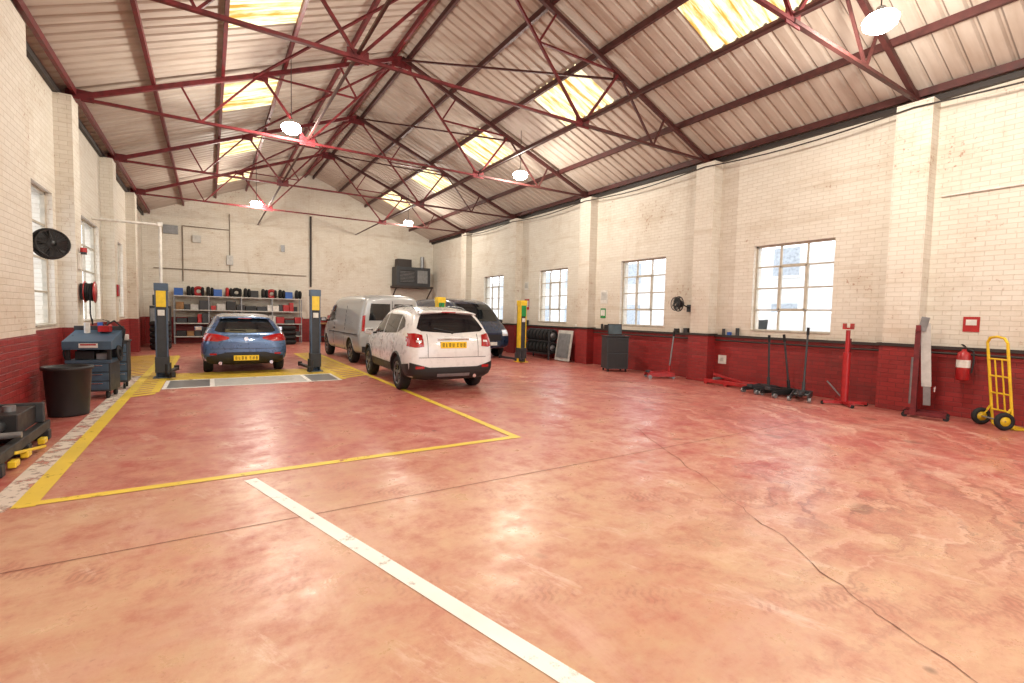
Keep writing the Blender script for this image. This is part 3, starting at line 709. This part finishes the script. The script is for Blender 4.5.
# ---------------- right wall objects
def jack(loc,rz,mat,handle=1.15,tilt=.25):
    e=empty('trolley_jack',loc,rz); b=B()
    for s in(1,-1):
        b.add([(s*.13,-.32,.05),(s*.13,.35,.05),(s*.13,.35,.12),(s*.13,-.1,.17),(s*.13,-.32,.15),(s*.15,-.32,.05),(s*.15,.35,.05),(s*.15,.35,.12),(s*.15,-.1,.17),(s*.15,-.32,.15)],
          [(0,1,2,3,4),(9,8,7,6,5),(0,1,6,5),(1,2,7,6),(2,3,8,7),(3,4,9,8),(4,0,5,9)],mat)
        b.cyl((s*.13,.30,.045),(s*.19,.30,.045),.045,'grey'); b.cyl((s*.10,-.30,.04),(s*.13,-.30,.04),.04,'grey')
    b.bb(-.13,.13,-.28,-.12,.06,.16,mat); b.beam((0,-.2,.12),(0,.30,.15),.10,.05,mat); b.cyl((0,.30,.14),(0,.30,.19),.06,'dgrey'); b.cyl((0,-.2,.1),(0,.1,.1),.04,'dgrey')
    b.cyl((-.13,-.05,.1),(.13,-.05,.1),.015,'grey')
    hx=Vector((0,-.22,.12)); hd=Vector((0,-math.sin(tilt),math.cos(tilt))); b.cyl(hx,hx+hd*.2,.03,mat); b.cyl(hx+hd*.15,hx+hd*handle,.018,'dgrey' if mat!='red' else 'grey'); b.cyl(hx+hd*(handle-.02),hx+hd*(handle+.12),.026,'rub')
    b.obj('chassis',parent=e)
    return e
jack((9.5,8.15,0),math.radians(60),'red',.95,.1)
jack((9.62,5.62,0),math.radians(80),'dgrey',.95,-.05)
jack((9.5,4.75,0),math.radians(110),'dgrey',1.15,.2)
jack((9.55,5.18,0),math.radians(75),'blk',1.0,-.18)
e=empty('transmission_jack',(9.68,4.10,0)); b=B(); b.beam((-.26,-.24,.05),(.26,.24,.05),.07,.05,'red'); b.beam((-.26,.24,.05),(.26,-.24,.05),.07,.05,'red')
for x,y in((-.26,-.24),(.26,.24),(-.26,.24),(.26,-.24)): b.cyl((x-.015,y,.03),(x+.015,y,.03),.03,'rub')
b.cyl((0,0,.05),(0,0,.95),.06,'red'); b.cyl((0,0,.95),(0,0,1.35),.035,'red'); b.box((0,0,1.38),(.14,.12,.03),'red'); b.box((0,.06,1.42),(.12,.02,.1),'red'); b.box((0,-.06,1.42),(.12,.02,.1),'red'); b.beam((0,.06,.15),(0,.3,.4),.02,.02,'grey'); b.beam((.07,0,.2),(.1,0,1.2),.03,.03,'dred'); b.obj('jack_stand',parent=e)
b=B()
for s in(-1,1): b.bb(.0+s*.16-.03,s*.16+.03,-.55,.55,.04,.12,'red')
for y in(-.5,0,.5): b.bb(-.19,.19,y-.04,y+.04,.001,.05,'red')
b.cyl((-.16,.3,.14),(.16,.3,.14),.03,'grey'); b.beam((-.1,-.5,.1),(.05,.45,.22),.05,.05,'red'); b.obj('lifting_beam',(9.9,6.5,0),0,None,.006)
e=empty('engine_crane',(9.66,2.98,0),math.radians(15)); b=B()
for s in(1,-1):
    b.beam((s*.13,.1,.1),(s*.07,.1,1.4),.06,.07,'dred'); b.beam((s*.16,-.3,.07),(s*.16,.2,.07),.06,.06,'dred')
    for y in(-.3,.2): b.cyl((s*.16-.02,y,.04),(s*.16+.02,y,.04),.04,'rub')
b.bb(-.2,.2,.06,.14,.05,.14,'dred'); b.beam((0,.02,1.5),(0,-.04,.5),.10,.12,'lgrey'); b.beam((0,-.03,.85),(0,-.06,.2),.08,.09,'grey'); b.cyl((0,.12,.2),(0,.12,.95),.05,'grey'); b.cyl((0,.12,.9),(0,.08,1.3),.02,'chrome'); b.beam((0,.06,1.38),(0,.02,1.6),.15,.10,'grey'); b.box((0,.1,1.42),(.26,.06,.1),'dred')
b.cyl((0,-.14,.5),(0,-.14,.42),.015,'chrome'); b.obj('crane_frame',parent=e)
e=empty('sack_truck',(9.80,2.07,0),math.radians(50)); b=B(); m='yel'
tl=.12
def T(x,z,off=0): return (x,.0+z*tl+off,z)
for s in(1,-1): b.tube([T(s*.17,.03),T(s*.17,1.24),T(s*.12,1.31),T(0,1.33)],.018,m)
for z in(.25,.5,.75,1.0): b.tube([T(-.17,z),T(0,z,-.02),T(.17,z)],.013,m)
b.tube([T(-.06,.25),T(-.06,1.0)],.01,m); b.tube([T(.06,.25),T(.06,1.0)],.01,m)
b.box((0,-.12,.015),(.38,.24,.012),m); b.cyl((-.22,.14,.13),(.22,.14,.13),.012,'grey')
for s in(1,-1): b.ring((s*.20,.14,.13),(1,0,0),.095,.034,'rub',28); b.lathe((s*.20,.14,.13),(1,0,0),[(0,-.02),(.07,-.02),(.07,.02),(0,.02)],m,20); b.beam((s*.17,.05,.3),(s*.18,.14,.14),.02,.02,m)
b.obj('frame',parent=e)
e=empty('diagnostic_terminal',(9.5,9.75,0),math.radians(-25)); b=B(); b.bb(-.3,.3,-.25,.25,.08,.95,'dgrey'); b.bb(-.27,.27,-.262,-.25,.12,.5,'blk'); b.bb(-.27,.27,-.262,-.25,.53,.9,'blk')
b.bb(-.32,.32,-.3,.27,.95,.98,'blk'); b.bb(-.2,.2,-.24,-.04,.98,1.0,'dgrey'); b.box((0,.05,1.15),(.4,.03,.3),'blk',Matrix.Rotation(-.15,3,'X')); b.box((0,.032,1.15),(.36,.01,.26),'screen',Matrix.Rotation(-.15,3,'X')); b.bb(-.04,.04,.04,.1,.98,1.1,'blk')
for x in(-.25,.25):
    for y in(-.2,.2): b.cyl((x-.015,y,.04),(x+.015,y,.04),.04,'rub')
b.obj('cabinet',parent=e,bevel=.008)
b=B(); b.box((0,0,.5),(.03,.75,1.0),'lgrey',Matrix.Rotation(.15,3,'Y')); b.box((-.03,.0,.5),(.01,.6,.8),'grey',Matrix.Rotation(.15,3,'Y')); b.obj('metal_panel',(9.85,12.45,.02))
e=empty('tyre_rack',(9.85,13.75,0)); b=B()
for y in(-.8,.8):
    for x in(-.25,.25): b.bb(x-.02,x+.02,y-.02,y+.02,.001,.95,'dgrey')
for z in(.2,.62):
    for x in(-.18,.18): b.bb(x-.015,x+.015,-.8,.8,z-.02,z+.02,'dgrey')
b.obj('rack',parent=e); b=B()
for z in(.2,.62):
    for i in range(7):
        y=-.66+i*.21; b.ring((0,y,z+.20),(0,1,0),.16,.06,'rub',24)
        b.lathe((0,y,z+.20),(0,1,0),[(.0,-.03),(.11,-.03),(.11,.03),(0,.03)],'grey' if i%3==0 else 'wood',16)
b.obj('tyres',parent=e)
b=B()
for i,(y,s,mt) in enumerate(((8.0,.12,'dgrey'),(8.15,.08,'white2'),(8.3,.1,'blk'),(6.95,.1,'dgrey'),(6.8,.07,'bluep'),(6.6,.12,'dgrey'),(10.9,.12,'blk'),(11.1,.1,'blk'),(12.3,.1,'white2'),(15.2,.12,'blk'))):
    if i%2: b.cyl((XR-.056,y,1.132),(XR-.056,y,1.132+s*1.4),s*.34,mt)
    else: b.box((XR-.056,y,1.132+s/2),(.08,s,s),mt)
b.obj('ledge_clutter')
for (y,z,w,h,mt) in ((11.1,2.1,.3,.4,'white2'),(11.12,1.6,.22,.3,'green'),(15.35,1.9,.3,.4,'red'),(19.7,2.0,.5,.35,'white2'),(15.4,2.6,.25,.3,'white2')):
    b=B(); b.box((XR-.008,y,z),(.014,w,h),mt); b.box((XR-.016,y,z+.05*h),(.004,w*.8,h*.6),'lgrey' if mt=='white2' else 'white2'); b.obj('wall_notice')
b=B(); b.box((XR-.06,6.95,.55),(.015,.2,.2),'white2'); b.box((XR-.07,6.95,.55),(.015,.08,.08),'lgrey'); b.obj('socket_box')
# ---------------- back wall objects
e=empty('storage_rack',(1.2,Y1-.4,0)); b=B()
for x in(-2.4,-1.2,0,1.2,2.4):
    for y in(-.25,.25): b.bb(x-.02,x+.02,y-.02,y+.02,.001,2.0,'grey')
for z in(.3,.85,1.4,1.98): b.bb(-2.42,2.42,-.28,.28,z-.02,z+.02,'lgrey')
b.obj('shelves',parent=e); b=B(); cs=['dgrey','red','blk','dgrey','lgrey','white2','blk','dgrey','wood','grey','wood','blk']
for z in(.32,.87,1.42):
    x=-2.35
    while x<2.2:
        w=random.uniform(.15,.45); h=random.uniform(.15,.42); b.box((x+w/2,random.uniform(-.1,.05),z+h/2),(w*.92,.35,h),random.choice(cs)); x+=w
b.obj('boxes',parent=e,bevel=.01); b=B()
for i in range(14): 
    x=-2.25+i*.345; mt=random.choice(['blk','rub','bluep','red','blk','rub'])
    if i%4: b.ring((x,0,2.0+.19),(1,0,.0) if i%2 else (.3,1,0),.15,.07,mt,20,8); b.ring((x+.14,0,2.0+.19),(1,0,0),.13,.06,'rub',20,8)
    else: b.box((x,0,2.15),(.3,.35,.3),mt)
b.obj('tyres_and_tins',parent=e)
e=empty('parts_cabinet',(-1.55,22.6,0)); b=B(); b.bb(-.3,.3,-.5,.5,.02,1.5,'dgrey'); b.bb(-.3,.3,-.5,.5,1.5,1.54,'blk'); b.bb(-.28,.28,-.515,-.5,.1,.75,'grey'); b.bb(-.28,.28,-.515,-.5,.8,1.45,'grey'); b.box((0,-.1,1.75),(.45,.4,.4),'dgrey'); b.box((0,-.305,1.76),(.36,.01,.28),'screen'); b.obj('cabinet',parent=e)
b=B()
for k in range(5): b.ring((0,0,.11+k*.2),(0,0,1),.22,.10,'rub',28,10)
b.obj('tyre_stack',(-1.45,20.9,0))
b=B()
for k in range(4): b.ring((0,0,.11+k*.2),(0,0,1),.22,.10,'rub',28,10)
b.obj('tyre_stack',(2.9,22.8,0))
e=empty('workbench',(5.8,Y1-.45,0)); b=B(); b.bb(-1.5,1.5,-.35,.35,.86,.92,'wood')
for x in(-1.4,1.4):
    for y in(-.3,.3): b.bb(x-.04,x+.04,y-.04,y+.04,.001,.86,'dgrey')
b.bb(-1.4,1.4,-.3,.3,.25,.28,'dgrey'); b.box((-.8,0,1.1),(.4,.3,.35),'red'); b.box((.3,0,1.05),(.5,.3,.25),'grey'); b.cyl((1,0,.92),(1,0,1.2),.1,'bluep'); b.obj('bench',parent=e)
e=empty('compressor_unit',(8.95,Y1-.5,0)); b=B(); b.bb(-1.0,1.0,-.42,.46,2.75,2.85,'dark')
for x in(-.95,.95): b.beam((x,-.35,2.75),(x,.46,2.1),.05,.05,'dark')
b.obj('platform',parent=e); b=B(); b.bb(-.95,.85,-.38,.35,2.85,3.8,'dgrey'); b.bb(-.8,.0,-.392,-.38,3.0,3.65,'blk'); b.bb(.15,.7,-.392,-.38,3.0,3.65,'grey')
for i in range(8): b.bb(-.78,-.02,-.41,-.39,3.05+i*.07,3.07+i*.07,'grey')
b.bb(-.85,-.1,-.2,.2,3.8,4.2,'dark'); b.cyl((.55,0,3.75),(.55,0,4.4),.1,'grey'); b.obj('units',parent=e,bevel=.01)
# ---------------- outside
def outb(name,x0,x1,y0,y1,h,mat):
    b=B(); b.bb(x0,x1,y0,y1,-.2,h,mat)
    y=y0+1.5
    while y<y1-2:
        for z in(1.0,3.6): b.bb(x0-.03,x0+.05,y,y+1.2,z,z+1.3,'extw'); b.bb(x0-.06,x0,y-.1,y+1.3,z-.12,z,'white2')
        y+=3.2
    b.obj(name)
outb('neighbour_building',23,28,-12,60,4.4,'ext')
car('parked_van',(15.5,5.5,-.21),0,st,'white',(.95,3.95),.34,.93,vpat[2:3],lambda b,v:b.box((0,.0,.45),(1.6,.08,.12),'blk'),archmat='white')
w=bpy.data.worlds.new('World'); S.world=w; w.use_nodes=True; bg=w.node_tree.nodes['Background']; bg.inputs[0].default_value=(.93,.96,1,1); bg.inputs[1].default_value=3.2
cd=bpy.data.cameras.new('camera'); cam=bpy.data.objects.new('camera',cd); COL.objects.link(cam); S.camera=cam
cd.sensor_width=36; cd.lens=482/1024*36; cd.clip_start=.05; cd.clip_end=300
r=Vector((.8467,-.5313,.0214)).normalized(); u=Vector((.0116,.0587,.9983)); u=(u-r*u.dot(r)).normalized(); bk=r.cross(u)
mt=Matrix((r,u,bk)).transposed().to_4x4(); mt.translation=Vector((0,0,1.5)); cam.matrix_world=mt
S.view_settings.view_transform='Standard'; S.view_settings.exposure=-.05
